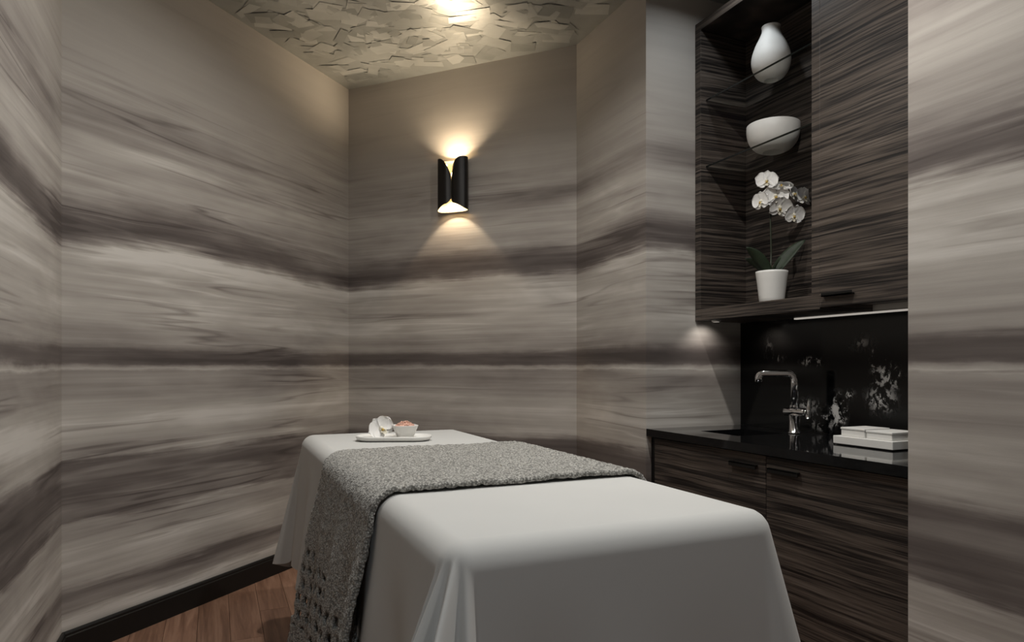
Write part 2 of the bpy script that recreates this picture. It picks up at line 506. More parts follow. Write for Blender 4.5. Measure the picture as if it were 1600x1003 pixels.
# downlight over the table and the added fill lamps
for i, (x, y, pw, colr, spread, tilt) in enumerate(DOWNLIGHT_AND_FILL):
    lab = ['recessed ceiling downlight above the massage table', 'unseen fill lamp added in the ceiling beside the kitchenette niche', 'unseen fill lamp added in the ceiling nearest the entrance door', 'unseen fill lamp added in the ceiling inside the kitchenette niche'][i]
    e = empty('downlight_or_fill', (x, y, CEIL), lab, 'light', 'recessed ceiling downlights')
    bm = bmesh.new()
    rg = bm_lathe(bm, [(.055, -.001), (.055, -.012), (.045, -.016), (.040, -.012), (.038, -.002)], (x, y, CEIL), 32)
    finish('trim_ring', bm, M_TRIM, e, (x, y, CEIL), True)
    bm = bmesh.new()
    rg = bm_lathe(bm, [(.038, -.004), (.02, -.005), (.002, -.005)], (x, y, CEIL), 32); cap(bm, rg[-1])
    finish('lens', bm, M_LAMPDISC, e, (x, y, CEIL))
    ld = bpy.data.lights.new('downlight_or_fill_lamp', 'AREA')
    ld.shape = 'DISK'; ld.size = 0.075; ld.energy = pw; ld.color = colr; ld.spread = math.radians(spread)
    lo = bpy.data.objects.new('downlight_or_fill_lamp', ld); lo.location = (0, 0, -0.035)
    lo.rotation_euler = Vector((tilt[0], tilt[1], -1)).to_track_quat('-Z', 'Y').to_euler()
    link(lo, e)

# ------------------------------------------------------------------ massage table, sheet, throw
TX0, TX1, TY0, TY1, TZ = 0.345, 1.085, 1.060, 3.115, 0.888
tb = ((TX0 + TX1) / 2, (TY0 + TY1) / 2, 0.0)
mt = empty('massage_table', tb, 'padded massage table wholly covered by a white sheet', 'table')
INS = 0.004
box('mattress', M_VINYL, mt, tb, (TX0 + .013, TX1 - .013, TY0 + .013, TY1 - .013, TZ - .13, TZ - INS), 0.058, 6, True)
box('frame', M_FRAME, mt, tb, (TX0 + .05, TX1 - .05, TY0 + .06, TY1 - .06, TZ - .20, TZ - .131), 0.006)
for lx in (TX0 + .09, TX1 - .16):
    for ly in (TY0 + .12, TY1 - .19):
        box('leg', M_FRAME, mt, tb, (lx, lx + .07, ly, ly + .07, 0.0, TZ - .201), 0.005)
box('stretcher', M_FRAME, mt, tb, (TX0 + .36, TX0 + .41, TY0 + .19, TY1 - .19, 0.15, 0.21), 0.004)
box('stretcher', M_FRAME, mt, tb, (TX0 + .16, TX1 - .16, TY0 + .13, TY0 + .18, 0.15, 0.21), 0.004)
box('stretcher', M_FRAME, mt, tb, (TX0 + .16, TX1 - .16, TY1 - .18, TY1 - .13, 0.15, 0.21), 0.004)

HANG = 0.52
R_E = 0.052          # rounding of the padded edge
def hang(s, flare):
    """distance past the start of the edge rounding -> (outward, drop)"""
    arc = R_E * PI / 2
    if s <= 0: return 0.0, 0.0
    if s < arc * (1 - flare * 2 / PI):
        a = s / R_E
        return R_E * math.sin(a), R_E * (1 - math.cos(a))
    a = (PI / 2 - flare)
    o0, d0 = R_E * math.sin(a), R_E * (1 - math.cos(a))
    h = s - R_E * a
    return o0 + h * math.sin(flare), d0 + h * math.cos(flare)

def smooth01(x):
    x = max(0.0, min(1.0, x)); return x * x * (3 - 2 * x)

def sheet_point(p, q):
    """p, q: position on the flat sheet in metres (x, y); returns draped point"""
    ax0, ax1, ay0, ay1 = TX0 + R_E, TX1 - R_E, TY0 + R_E, TY1 - R_E
    dx = (p - ax1) if p > ax1 else ((p - ax0) if p < ax0 else 0.0)
    dy = (q - ay1) if q > ay1 else ((q - ay0) if q < ay0 else 0.0)
    cx, cy = min(max(p, ax0), ax1), min(max(q, ay0), ay1)
    if dx == 0 and dy == 0:
        z = TZ + 0.0015 * noise.noise(Vector((p * 2.2, q * 2.2, 1)))
        return Vector((p, q, z))
    rho = math.hypot(dx, dy)
    th = math.atan2(abs(dy), abs(dx))              # 0: long side, pi/2: short end
    k = th / (PI / 2)
    side_fl, end_fl = math.radians(5), math.radians(6)
    fl = side_fl * (1 - k) + end_fl * k
    if dx != 0 and dy != 0:
        bell = math.sin(PI * k)
        rmax = HANG * 1.0 / max(math.cos(th), math.sin(th))
        want = HANG * (1 + 0.10 * bell)
        kk = smooth01(rho / HANG)
        rho *= (1 - kk) + kk * want / rmax
        left, near = dx < 0, dy < 0
        if left and near:
            fold = (0.5 - 0.5 * math.cos(2 * PI * 4.0 * k ** 0.85)) * (0.55 + 0.45 * math.sin(7.0 * k + 0.4) ** 2)
            fl += bell ** 0.6 * (math.radians(15) + math.radians(22) * fold)
        elif near:
            fl += bell * math.radians(9)
        elif left:
            fold = 0.5 - 0.5 * math.cos(2 * PI * 2.0 * k)
            fl += bell * (math.radians(2) + math.radians(10) * fold)
        else:
            fold = 0.5 - 0.5 * math.cos(2 * PI * 2.0 * k)
            fl += bell * (math.radians(4) + math.radians(8) * fold)
    else:
        # gentle swags along the straight drops
        s = q if dx != 0 else p
        fade = smooth01((rho - R_E) / 0.25)
        dist_c = min(abs(s - (ay0 if dx != 0 else ax0)), abs((ay1 if dx != 0 else ax1) - s))
        fade *= smooth01(dist_c / 0.12)
        fl += fade * math.radians(3.2) * math.sin(s * 17.0 + (0.6 if dx < 0 else 2.0)) * (0.6 + 0.4 * math.sin(s * 5.3))
    o, dr = hang(rho, fl)
    return Vector((cx + o * (math.copysign(math.cos(th), dx) if dx else 0), cy + o * (math.copysign(math.sin(th), dy) if dy else 0), TZ - dr))

def axis(a, b, core0, core1, step):
    n = int(round((b - a) / step)); return [a + (b - a) * i / n for i in range(n + 1)]
PX = axis(TX0 - HANG, TX0 + 0.07, 0, 0, 0.0055)[:-1] + axis(TX0 + 0.07, TX1 + HANG, 0, 0, 0.0125)
PY = axis(TY0 - HANG, TY0 + 0.07, 0, 0, 0.0055)[:-1] + axis(TY0 + 0.07, TY1 + HANG, 0, 0, 0.0125)
verts = [sheet_point(p, q) for q in PY for p in PX]
nx_ = len(PX)
faces = [(j*nx_ + i, j*nx_ + i + 1, (j+1)*nx_ + i + 1, (j+1)*nx_ + i) for j in range(len(PY)-1) for i in range(nx_-1)]
tbase = Vector((tb[0], tb[1], TZ))
me = bpy.data.meshes.new('bed_sheet'); me.from_pydata([v - tbase for v in verts], [], faces)
me.materials.append(M_SHEET)
for p_ in me.polygons: p_.use_smooth = True
sheet = bpy.data.objects.new('bed_sheet', me); sheet.location = tbase; link(sheet)
tag(sheet, 'smooth white cotton sheet draped over the massage table with corner folds', 'sheet')

# throw blanket across the table
BY0, BY1 = 1.555, 2.315
def throw_point(p, q):
    ax0, ax1 = TX0 + R_E, TX1 - R_E
    dx = (p - ax1) if p > ax1 else ((p - ax0) if p < ax0 else 0.0)
    up = 0.006
    t_ = (q - BY0) / (BY1 - BY0)
    lump = 0.0035 * noise.noise(Vector((p * 95, q * 95, 3))) + 0.003 * noise.noise(Vector((p * 42, q * 42, 8)))
    if dx == 0:
        edge = 0.05 * 0
        return Vector((p, q + 0.006 * noise.noise(Vector((p * 9, 4 * round(t_), 0))), TZ + up + 0.006 + lump + 0.003 * noise.noise(Vector((p*5, q*5, 0)))))
    rho = abs(dx)
    h = max(0.0, rho - R_E)
    fl = math.radians(5.5) + math.radians(4.0) * smooth01(h / .3) * math.sin(q * 17.0 + 0.6) * (0.6 + 0.4 * math.sin(q * 5.3))
    fade = smooth01(h / 0.22)
    fl += fade * math.radians(2.6) * math.sin((t_ - 0.02) * 2 * PI * 3.1 + 0.8)
    o, dr = hang(rho, fl)
    # normal-ish offset
    a = min(rho / R_E, PI / 2)
    off = up + 0.006 + lump + 0.012 * fade
    x_ = (ax1 if dx > 0 else ax0) + math.copysign(o + off * math.sin(a), dx)
    # the far selvedge swings outwards, lower down
    qq = q + 0.05 * fade * max(0.0, t_ - 0.55) + 0.03 * smooth01((h - .25) / .35) * t_ - 0.02 * fade * max(0, .3 - t_)
    return Vector((x_, qq, TZ - dr + off * math.cos(a)))
st = 0.005
PX2 = axis(TX0 - 0.62, TX1 + 0.38, 0, 0, st)
PY2 = axis(BY0, BY1, 0, 0, st)
verts = [throw_point(p, q) for q in PY2 for p in PX2]
n2_ = len(PX2)
faces = []
for j in range(len(PY2) - 1):
    for i in range(n2_ - 1):
        p, q = PX2[i], PY2[j]
        drop = (TX0 + R_E) - p
        dropr = p - (TX1 - R_E)
        dd_ = max(drop, dropr)
        start = 0.31 + 0.05 * noise.noise(Vector((q * 6, 0, 2))) + 0.10 * (1 - (q - BY0) / (BY1 - BY0))
        if dd_ > start and dd_ < 0.60:
            r_ = (dd_ - 0.27) / 0.052
            k_ = math.floor(r_)
            c_ = (q - BY0) / 0.036 + (0.5 if k_ % 2 else 0.0)
            fx = (c_ - math.floor(c_) - 0.5) * 0.036 + 0.006 * noise.noise(Vector((k_ * 3.1, math.floor(c_) * 1.7, 5)))
            fz = (r_ - k_ - 0.5) * 0.052
            if (fx / 0.0105) ** 2 + (fz / 0.0175) ** 2 < 1.0: continue
        faces.append((j*n2_ + i, j*n2_ + i + 1, (j+1)*n2_ + i + 1, (j+1)*n2_ + i))
tbase2 = Vector((tb[0], (BY0 + BY1) / 2, TZ))
me = bpy.data.meshes.new('throw_blanket'); me.from_pydata([v - tbase2 for v in verts], [], faces)
me.materials.append(M_BOUCLE)
for p_ in me.polygons: p_.use_smooth = True
throw = bpy.data.objects.new('throw_blanket', me); throw.location = tbase2; link(throw)
tag(throw, 'grey nubby knitted throw laid across the massage table, openwork at its hanging end', 'blanket')
so = throw.modifiers.new('thickness', 'SOLIDIFY'); so.thickness = 0.013; so.offset = 0.3

# ------------------------------------------------------------------ orchid flower builder
def petal_mesh(name, L, W, cup, tip=0.5, mat=None, curl=0.0):
    """petal from the origin along +x, facing +z"""
    bm = bmesh.new(); n, m = 9, 7
    g = []
    for i in range(n):
        t_ = i / (n - 1)
        t_ = (1 - math.cos(PI * t_)) / 2
        wd = W * (0.18 + 0.82 * math.sin(PI / 2 * t_ / tip)) if t_ < tip else W * math.sqrt(max(0.004, 1 - ((t_ - tip) / (1 - tip)) ** 2))
        row_ = []
        for j in range(m):
            s = (j / (m - 1) - 0.5) * 2
            xx = L * t_ * (1 - 0.10 * s * s * t_)
            row_.append(bm.verts.new((xx, s * wd, cup * (s * s * 0.6 + t_ * t_ * 0.4) * W + curl * t_ * t_ * L)))
        g.append(row_)
    for i in range(n - 1):
        for j in range(m - 1):
            bm.faces.new((g[i][j], g[i+1][j], g[i+1][j+1], g[i][j+1]))
    me = bpy.data.meshes.new(name); bm.to_mesh(me); bm.free()
    me.materials.append(mat or M_PETAL)
    for p_ in me.polygons: p_.use_smooth = True
    return me

PET_BIG = petal_mesh('petal', 0.042, 0.027, 0.22, 0.52)
PET_SEP = petal_mesh('sepal', 0.039, 0.0165, 0.2, 0.55)
def lip_mesh():
    bm = bmesh.new()
    rg = bm_lathe(bm, [(.0012, .012), (.0042, .009), (.0065, .004), (.0075, .000)], (0, 0, 0.0), 12); cap(bm, rg[0], True)
    for s in (-1, 1):     # side lobes
        r = [bm.verts.new(c) for c in ((-.002, s*.003, .004), (-.010, s*.010, .012), (-.014, s*.006, .017), (-.012, s*.001, .008))]
        bm.faces.new(r)
    r = [bm.verts.new(c) for c in ((-.004, -.005, .003), (-.018, -.007, .012), (-.024, 0, .016), (-.018, .007, .012), (-.004, .005, .003))]
    bm.faces.new(r)
    me = bpy.data.meshes.new('lip'); bm.to_mesh(me); bm.free()
    me.materials.append(M_LIP)
    return me
LIP = lip_mesh()
def throat_mesh():
    bm = bmesh.new()
    rg = bm_lathe(bm, [(.0045, .0), (.0035, .008), (.001, .010)], (-.006, 0, .005), 10); cap(bm, rg[-1])
    me = bpy.data.meshes.new('throat'); bm.to_mesh(me); bm.free(); me.materials.append(M_LIPDARK)
    return me
THROAT = throat_mesh()

def flower_children(parent, rnd, sc=1.0):
    """petals round +z with the dorsal sepal towards +x"""
    for (me_, ang, tilt, zz) in ((PET_SEP, 0, .10, 0), (PET_SEP, 2.2, .08, 0), (PET_SEP, -2.2, .08, 0), (PET_BIG, 1.28, .12, .0015), (PET_BIG, -1.28, .12, .0015)):
        o = bpy.data.objects.new(me_.name.split('.')[0], me_)
        o.rotation_euler = (0, -tilt + rnd.uniform(-.1, .1), ang + rnd.uniform(-.08, .08))
        o.location = (0, 0, zz)
        link(o, parent)
    o = bpy.data.objects.new('throat', THROAT); link(o, parent)

def aim(facing, up):
    z = Vector(facing).normalized(); x = Vector(up); x = (x - z * x.dot(z)).normalized(); y = z.cross(x)
    return Matrix((x, y, z)).transposed()

# ------------------------------------------------------------------ tray on the table: tray, orchid bloom, salt bowl
def on_table(px, py, z):
    """world position of a photograph point at height z (measured once from the picture)"""
    f = F_PX * (EYE - z) / (py - HORIZON); r = (px - CXP) / F_PX * f
    return Vector((r * math.cos(YAW) + f * math.sin(YAW), -r * math.sin(YAW) + f * math.cos(YAW), z))
ttz = TZ + 0.002
tray_c = Vector((0.665, 2.70, ttz))
tr_dir = math.radians(-22)
Rz = Matrix.Rotation(tr_dir, 4, 'Z')
def rr_ring(bm, hx, hy, r, z, M, n=8):
    ring = []
    for (sx, sy, a0) in ((1, 1, 0), (-1, 1, PI/2), (-1, -1, PI), (1, -1, 1.5*PI)):
        for i in range(n + 1):
            a = a0 + PI / 2 * i / n
            ring.append(bm.verts.new(M @ Vector((sx*(hx - r) + r*math.cos(a), sy*(hy - r) + r*math.sin(a), z))))
    return ring
bm = bmesh.new()
specs = [(.132, .056, .050, .0), (.146, .068, .062, .004), (.152, .074, .068, .012), (.153, .075, .069, .0175), (.150, .072, .066, .020), (.146, .068, .062, .019), (.140, .062, .056, .013), (.130, .054, .048, .011)]
rings = [rr_ring(bm, *s_, Rz) for s_ in specs]
for a, b in zip(rings, rings[1:]):
    for i in range(len(a)):
        j = (i + 1) % len(a); bm.faces.new((a[i], a[j], b[j], b[i]))
cap(bm, rings[0], True); cap(bm, rings[-1])
tray = finish('serving_tray', bm, M_CERAMIC, None, smooth=True, loc=tray_c)
tag(tray, 'small white oblong ceramic tray resting on the sheeted massage table', 'tray')

# salt bowl with rounded-square plan
bc = tray_c + (Rz @ Vector((0.045, 0.0, 0.0112)))
bw = empty('salt_bowl', bc, 'small white squarish bowl of pink salt on the tray', 'bowl')
bm = bmesh.new()
MB_ = Matrix.Rotation(tr_dir + 0.35, 4, 'Z')
rg = bm_lathe(bm, [(.026, .0), (.030, .001), (.0485, .048), (.049, .050), (.046, .050), (.030, .010), (.004, .008)], (0, 0, 0), 48, 5.0, MB_)
cap(bm, rg[0], True); cap(bm, rg[-1])
finish('bowl_body', bm, M_CERAMIC, bw, smooth=True)
bm = bmesh.new()
rs = random.Random(3)
for i in range(170):
    a, r = rs.uniform(0, 2*PI), .040 * math.sqrt(rs.random())
    hgt = .044 + .022 * (1 - (r / .042) ** 1.3) + rs.uniform(-.004, .002)
    s = rs.uniform(.0028, .0055)
    bmesh.ops.create_icosphere(bm, subdivisions=1, radius=s, matrix=Matrix.Translation((r*math.cos(a), r*math.sin(a), hgt)) @ Matrix.Diagonal((rs.uniform(.7,1.3), rs.uniform(.7,1.3), rs.uniform(.7,1.2), 1)))
rg = bm_lathe(bm, [(.040, .036), (.038, .046), (.02, .058), (.002, .062)], (0, 0, 0), 24, 5.0, MB_); cap(bm, rg[-1])
s_ = finish('salt_crystals', bm, M_SALT, bw); s_['kind'] = 'stuff'

# orchid bloom lying on the tray
oc = tray_c + (Rz @ Vector((-0.052, 0.004, 0.047)))
ob = bpy.data.objects.new('orchid_bloom', LIP)
ob.matrix_world = Matrix.Translation(oc) @ aim((-.10, -0.86, 0.22), (-0.55, 0.0, 0.8)).to_4x4() @ Matrix.Scale(1.35, 4)
link(ob)
tag(ob, 'single white orchid bloom lying on the tray beside the salt bowl', 'flower')
flower_children(ob, random.Random(2))

# ------------------------------------------------------------------ wall sconce
wd = Vector((C3[0]-C2[0], C3[1]-C2[1], 0)).normalized()       # along the back wall, to the right
wn = Vector((wd.y, -wd.x, 0))                                  # into the room
sc_w = Vector((C2[0], C2[1], 0)) + wd * 0.822
SZ0, SZ1 = 2.150, 2.470
sb = sc_w + Vector((0, 0, SZ0))
sc = empty('wall_sconce', sb, 'dark bronze rolled-sheet wall sconce with pale gold inside, lit up and down', 'lamp')
HW, DP = 0.100, 0.092
def sconce_shell(inset, flip=False):
    bm = bmesh.new()
    na, nz = 72, 24
    cols = []
    for i in range(na + 1):
        a = 2 * PI * i / na + PI / 2                 # starts and ends at the front seam
        ca, sa = math.cos(a), math.sin(a)
        ww = (HW - inset) * math.copysign(abs(ca) ** 0.85, ca)
        dep = 0.012 + DP / 2 + (DP / 2 - inset) * math.copysign(abs(sa) ** 0.8, sa)
        s = abs(ww) / HW
        # front lobes fold slightly inwards to a seam
        front = max(0.0, sa)
        dep -= front * 0.026 * math.exp(-(s / 0.16) ** 1.2)
        top = SZ1 - front ** 0.5 * (0.100 * max(0, 1 - s) ** 3.0)
        bot = SZ0 + front ** 0.6 * (0.040 * (1 - s * s) + 0.030 * max(0, 1 - s / 0.25) ** 2)
        if i in (0, na): ww = 0.0004 * (1 if i == na else -1)
        col_ = []
        for k in range(nz + 1):
            z = bot + (top - bot) * k / nz
            # the seam edges roll open towards top and bottom
            op = 0.004 * max(0, 1 - s / 0.2) * (max(0, (z - (top - .05)) / .05) ** 2)
            col_.append(bm.verts.new(sc_w + wd * (ww + math.copysign(op, ww if ww else 1)) + wn * dep + Vector((0, 0, z))))
        cols.append(col_)
    for a, b in zip(cols, cols[1:]):
        for k in range(nz):
            f = (a[k], b[k], b[k+1], a[k+1])
            bm.faces.new(tuple(reversed(f)) if flip else f)
    return bm
finish('shade', sconce_shell(0.0), M_BRONZE, sc, tuple(sb), True)
finish('gold_liner', sconce_shell(0.002, True), M_GOLD, sc, tuple(sb), True)
# mounting plate and bulbs
bm = bmesh.new()
def obox(bm, c, hw, hd, z0, z1):
    vv = [bm.verts.new(c + wd*sx*hw + wn*sy*hd + Vector((0, 0, z))) for z in (z0, z1) for (sx, sy) in ((-1,-1),(1,-1),(1,1),(-1,1))]
    for f in ((0,1,2,3),(7,6,5,4),(0,4,5,1),(1,5,6,2),(2,6,7,3),(3,7,4,0)): bm.faces.new([vv[i] for i in f])
obox(bm, sc_w + wn * .0062, .05, .006, SZ0 + .11, SZ1 - .11)
bmesh.ops.recalc_face_normals(bm, faces=bm.faces)
finish('mounting_plate', bm, M_BRONZE, sc, tuple(sb))
axis_p = sc_w + wn * (0.012 + DP * 0.5)
for nm, zc, pw, up in (('bulb', SZ1 - 0.075, SCONCE_UP, 1), ('bulb', SZ0 + 0.115, SCONCE_DOWN, -1)):
    bm = bmesh.new()
    rg = bm_lathe(bm, [(.001, -.016), (.008, -.013), (.010, 0), (.008, .010), (.001, .014)], tuple(axis_p + Vector((0, 0, zc - up*.022))), 16)
    finish(nm, bm, M_BULB, sc, tuple(sb), True)
    ld = bpy.data.lights.new('sconce_lamp', 'SPOT'); ld.energy = pw; ld.color = (1.0, .79, .54)
    ld.spot_size = math.radians(138 if up == 1 else 124); ld.spot_blend = 0.7; ld.shadow_soft_size = 0.010
    lo = bpy.data.objects.new('sconce_lamp', ld)
    lo.location = axis_p + Vector((0, 0, zc)) - sb
    # the lamps are angled a little away from the wall
    aimv = Vector((0, 0, up)) + wn * (0.48 if up == 1 else 0.22)
    lo.rotation_euler = aimv.to_track_quat('-Z', 'Y').to_euler()
    link(lo, sc)

# added fill lamps hidden under the rim, to warm the walls either side
for sgn, pw in ((-1, SCONCE_SIDE_FILL[0]), (1, SCONCE_SIDE_FILL[1])):
    c_ = axis_p + wd * sgn * .045 + Vector((0, 0, SZ1 - .022))
    bm = bmesh.new()
    rg = bm_lathe(bm, [(.001, -.008), (.006, -.006), (.007, 0), (.005, .005), (.001, .007)], tuple(c_ - Vector((0, 0, .014))), 12)
    finish('bulb', bm, M_BULB, sc, tuple(sb), True)  # body of the added side fill lamp
    ld = bpy.data.lights.new('sconce_side_fill_lamp', 'SPOT'); ld.energy = pw; ld.color = (1.0, .79, .54)
    ld.spot_size = math.radians(96); ld.spot_blend = 1.0; ld.shadow_soft_size = 0.012
    lo = bpy.data.objects.new('sconce_side_fill_lamp', ld); lo.location = c_ - sb
    lo.rotation_euler = (wd * sgn * .82 + wn * .62 + Vector((0, 0, .46))).to_track_quat('-Z', 'Y').to_euler()
    link(lo, sc)

# ------------------------------------------------------------------ kitchenette: lower cabinets, worktop, sink, tap
KY0, KY1 = N0 + .002, N1 - .002
CT0, CT1 = 0.853, 0.888                     # worktop
LF = WR + 0.022                             # lower door plane
YS = 1.966                                  # joint between the two lower units
def lower_cabinet(y0, y1, label, hy0, hy1):
    base = ((WR + NB) / 2, (y0 + y1) / 2, 0.0)
    e = empty('base_cabinet', base, label, 'cabinet', 'striped wood base cabinets')
    bm = bmesh.new()
    bm_box(bm, LF + .022, NB - .012, y0, y0 + .018, .10, CT0 - .001)
    bm_box(bm, LF + .022, NB - .012, y1 - .018, y1, .10, CT0 - .001)
    bm_box(bm, LF + .022, NB - .012, y0 + .018, y1 - .018, .10, .118)
    bm_box(bm, NB - .03, NB - .012, y0 + .018, y1 - .018, .118, CT0 - .001)
    finish('body', bm, M_ZEB, e, base)
    box('toe_kick', M_BASE, e, base, (LF + .05, LF + .065, y0, y1, 0.0, .0995))
    dr = box('door', M_ZEB, e, base, (LF, LF + .020, y0 + .0015, y1 - .0015, .105, CT0 - .006), 0.0012, 1)
    bm = bmesh.new()
    bm_box(bm, LF - .016, LF - .0005, hy0, hy1, .800, .806, .001, 1)
    bm_box(bm, LF - .016, LF - .012, hy0, hy1, .788, .806, .001, 1)
    finish('handle', bm, M_HANDLE, dr, base)
    return e
lower_cabinet(YS, KY1 - .035, 'striped dark wood base cabinet in the far niche corner, under the sink', 2.008, 2.155)
lower_cabinet(KY0, YS, 'striped dark wood base cabinet nearest the camera, under the white tray', 1.800, 1.947)
fl_ = box('filler_strip', M_HANDLE, None, (0, 0, 0), (LF + .008, LF + .024, KY1 - .034, KY1, 0.0, CT0 - .001))
tag(fl_, 'narrow dark filler strip between base cabinet and niche wall', 'filler')

SX0, SX1, SY0, SY1 = 2.075, 2.335, 2.275, 2.52
bm = bmesh.new()
wx0, wx1 = WR + .001, NB - .012
for b in ((wx0, SX0, KY0, KY1), (SX1, wx1, KY0, KY1), (SX0, SX1, KY0, SY0), (SX0, SX1, SY1, KY1)):
    bm_box(bm, *b, CT0, CT1)
bmesh.ops.remove_doubles(bm, verts=bm.verts, dist=1e-5)
ct = finish('worktop', bm, M_COUNTER)
tag(ct, 'polished black stone worktop with a sink cut-out along the niche', 'worktop')
bm = bmesh.new()
t_ = .004
zb = CT0 - .17
bm_box(bm, SX0 - t_, SX1 + t_, SY0 - t_, SY1 + t_, zb - t_, zb)
for b in ((SX0 - t_, SX0, SY0 - t_, SY1 + t_), (SX1, SX1 + t_, SY0 - t_, SY1 + t_), (SX0, SX1, SY0 - t_, SY0), (SX0, SX1, SY1, SY1 + t_)):
    bm_box(bm, *b, zb, CT0 - .0005)
sbase = ((SX0+SX1)/2, (SY0+SY1)/2, zb)
se = empty('sink', sbase, 'small black undermount sink in the worktop', 'sink')
finish('basin', bm, M_SINK, se, sbase)
bm = bmesh.new(); rg = bm_lathe(bm, [(.03, .001), (.028, .004), (.02, .002), (.002, .002)], sbase, 24); cap(bm, rg[-1])
finish('drain', bm, M_CHROME, se, sbase, True)

bs = box('backsplash', M_MARBLE, None, (0, 0, 0), (NB - .012, NB - .0005, KY0, KY1, CT1 + .0005, 1.415))
tag(bs, 'black marble backsplash slab with scattered white veins', 'backsplash')

# tap
fx, fy = 2.385, 2.255
fb = (fx, fy, CT1)
fe = empty('sink_tap', fb, 'chrome mixer tap with a long level spout beside the sink', 'tap')
bm = bmesh.new()
rg = bm_lathe(bm, [(.027, .0), (.027, .006), (.0235, .008), (.0235, .082)], fb, 32); cap(bm, rg[0], True); cap(bm, rg[-1])
finish('base', bm, M_CHROME, fe, fb, True)
# mixer barrel lying level along the wall
sd = Vector((math.sin(math.radians(0)), 1, 0))
bdir = Vector((-.25, .97, 0)).normalized()
bc_ = Vector((fx, fy, CT1 + .098))
bm = bmesh.new(); bm_tube(bm, [bc_ + bdir*.046, bc_ + bdir*.0455, bc_ - bdir*.046, bc_ - bdir*.05], [.0175, .0185, .0185, .0175], 28)
finish('mixer_barrel', bm, M_CHROME, fe, fb, True)
bm = bmesh.new(); lv = bc_ - bdir*.062
bm_tube(bm, [bc_ - bdir*.0501, lv], [.013, .013], 20)
bm_tube(bm, [lv + Vector((0, 0, -.026)), lv + Vector((0, 0, -.012)), lv + Vector((0, 0, .02)) - bdir*.002, lv + Vector((0, 0, .055)) - bdir*.006, lv + Vector((0, 0, .062)) - bdir*.007], [.008, .0115, .009, .0055, .0075], 16)
finish('lever', bm, M_CHROME, fe, fb, True)
# riser and spout: rounded-square section swept along an L
tip = Vector((2.268, 2.352, 0)); hd = (tip - Vector((fx, fy, 0))); reach = hd.length; hd.normalize()
zt = 1.158; r_b = .03
path = [Vector((fx, fy, CT1 + .114)), Vector((fx, fy, zt - r_b))]
for i in range(1, 7):
    a = PI/2 * i / 6
    path.append(Vector((fx, fy, zt - r_b)) + hd * (r_b * (1 - math.cos(a))) + Vector((0, 0, r_b * math.sin(a))))
path.append(Vector((fx, fy, zt)) + hd * (reach - .02))
for i in range(1, 6):
    a = PI/2 * i / 5
    path.append(Vector((fx, fy, zt)) + hd * (reach - .02 + .02 * math.sin(a)) - Vector((0, 0, .02 * (1 - math.cos(a)))))
path.append(path[-1] - Vector((0, 0, .018)))
bm = bmesh.new()
sidev = Vector((-hd.y, hd.x, 0))
rings = []
for i, p in enumerate(path):
    dd = (path[min(i+1, len(path)-1)] - path[max(i-1, 0)]).normalized()
    nv = sidev.cross(dd).normalized()
    ring = []
    for k in range(24):
        a = 2*PI*k/24; ca, sa = math.cos(a), math.sin(a)
        q = 1 / ((abs(ca)**4 + abs(sa)**4) ** .25)
        ring.append(bm.verts.new(p + sidev*ca*q*.019 + nv*sa*q*.016))
    rings.append(ring)
for a, b in zip(rings, rings[1:]):
    for k in range(24):
        j = (k+1) % 24; bm.faces.new((a[k], a[j], b[j], b[k]))
cap(bm, rings[0], True); cap(bm, rings[-1])
bmesh.ops.recalc_face_normals(bm, faces=bm.faces)
finish('spout', bm, M_CHROME, fe, fb, True)
bm = bmesh.new()
rg = bm_lathe(bm, [(.019, .1145), (.0205, .116), (.0205, .127), (.019, .129)], fb, 28); cap(bm, rg[0], True); cap(bm, rg[-1])
finish('collar', bm, M_CHROME, fe, fb, True)

# white tray with two flat boxes on the worktop
wb = (2.28, 1.76, CT1)
wt = empty('white_tray', wb, 'flat white rectangular tray on the black worktop', 'tray')
TXA, TXB, TYA, TYB = 2.200, 2.365, 1.638, 1.890
bm = bmesh.new()
bm_box(bm, TXA, TXB, TYA, TYB, CT1 + .004, CT1 + .034, .002, 2)
finish('body', bm, M_MATTE, wt, wb)
bm = bmesh.new()
bm_box(bm, TXA + .012, TXB - .012, TYA + .012, TYB - .012, CT1, CT1 + .004)
finish('foot', bm, M_HANDLE, wt, wb)
for (y0, y1, xb, h, lab) in ((1.766, 1.868, TXB - .012, .033, 'flat white box on the white tray, the one nearer the tap'), (1.654, 1.757, TXB - .012, .030, 'flat white box on the white tray, the one farther from the tap')):
    z0 = CT1 + .0342
    e = empty('flat_box', (TXA + .09, (y0+y1)/2, z0), lab, 'box', 'two white boxes on the worktop tray')
    bb = (TXA + .09, (y0+y1)/2, z0)
    box('body', M_MATTE, e, bb, (TXA + .018, xb, y0, y1, z0, z0 + h - .008), .002)
    box('lid', M_MATTE, e, bb, (TXA + .016, xb + .002, y0 - .002, y1 + .002, z0 + h - .0078, z0 + h), .002)

# ------------------------------------------------------------------ upper cabinet
UF = 2.205                                    # front plane
UB = NB - .001
UZ0, UZ1 = 1.417, 2.905
ubase = ((UF + UB)/2, (KY0 + KY1)/2, UZ0)
uc = empty('wall_cabinet', ubase, 'striped dark wood wall cabinet with an open display bay and a tall door', 'cabinet')
DV0, DV1 = 1.958, 1.998                       # divider
pn = lambda nm, b, m=M_ZEB: box(nm, m, uc, ubase, b, .001, 1)
pn('side_panel', (UF, UB, KY1 - .042, KY1, UZ0, UZ1))
pn('side_panel', (UF + .002, UB, KY0, KY0 + .02, UZ0, UZ1))
pn('bottom_panel', (UF, UB, DV0, KY1 - .0425, UZ0, UZ0 + .060))
pn('bottom_panel', (UF + .022, UB, KY0 + .0205, DV0 - .0005, UZ0 + .03, UZ0 + .060))
pn('top_panel', (UF, UB, KY0 + .0205, KY1 - .0425, UZ1 - .042, UZ1))
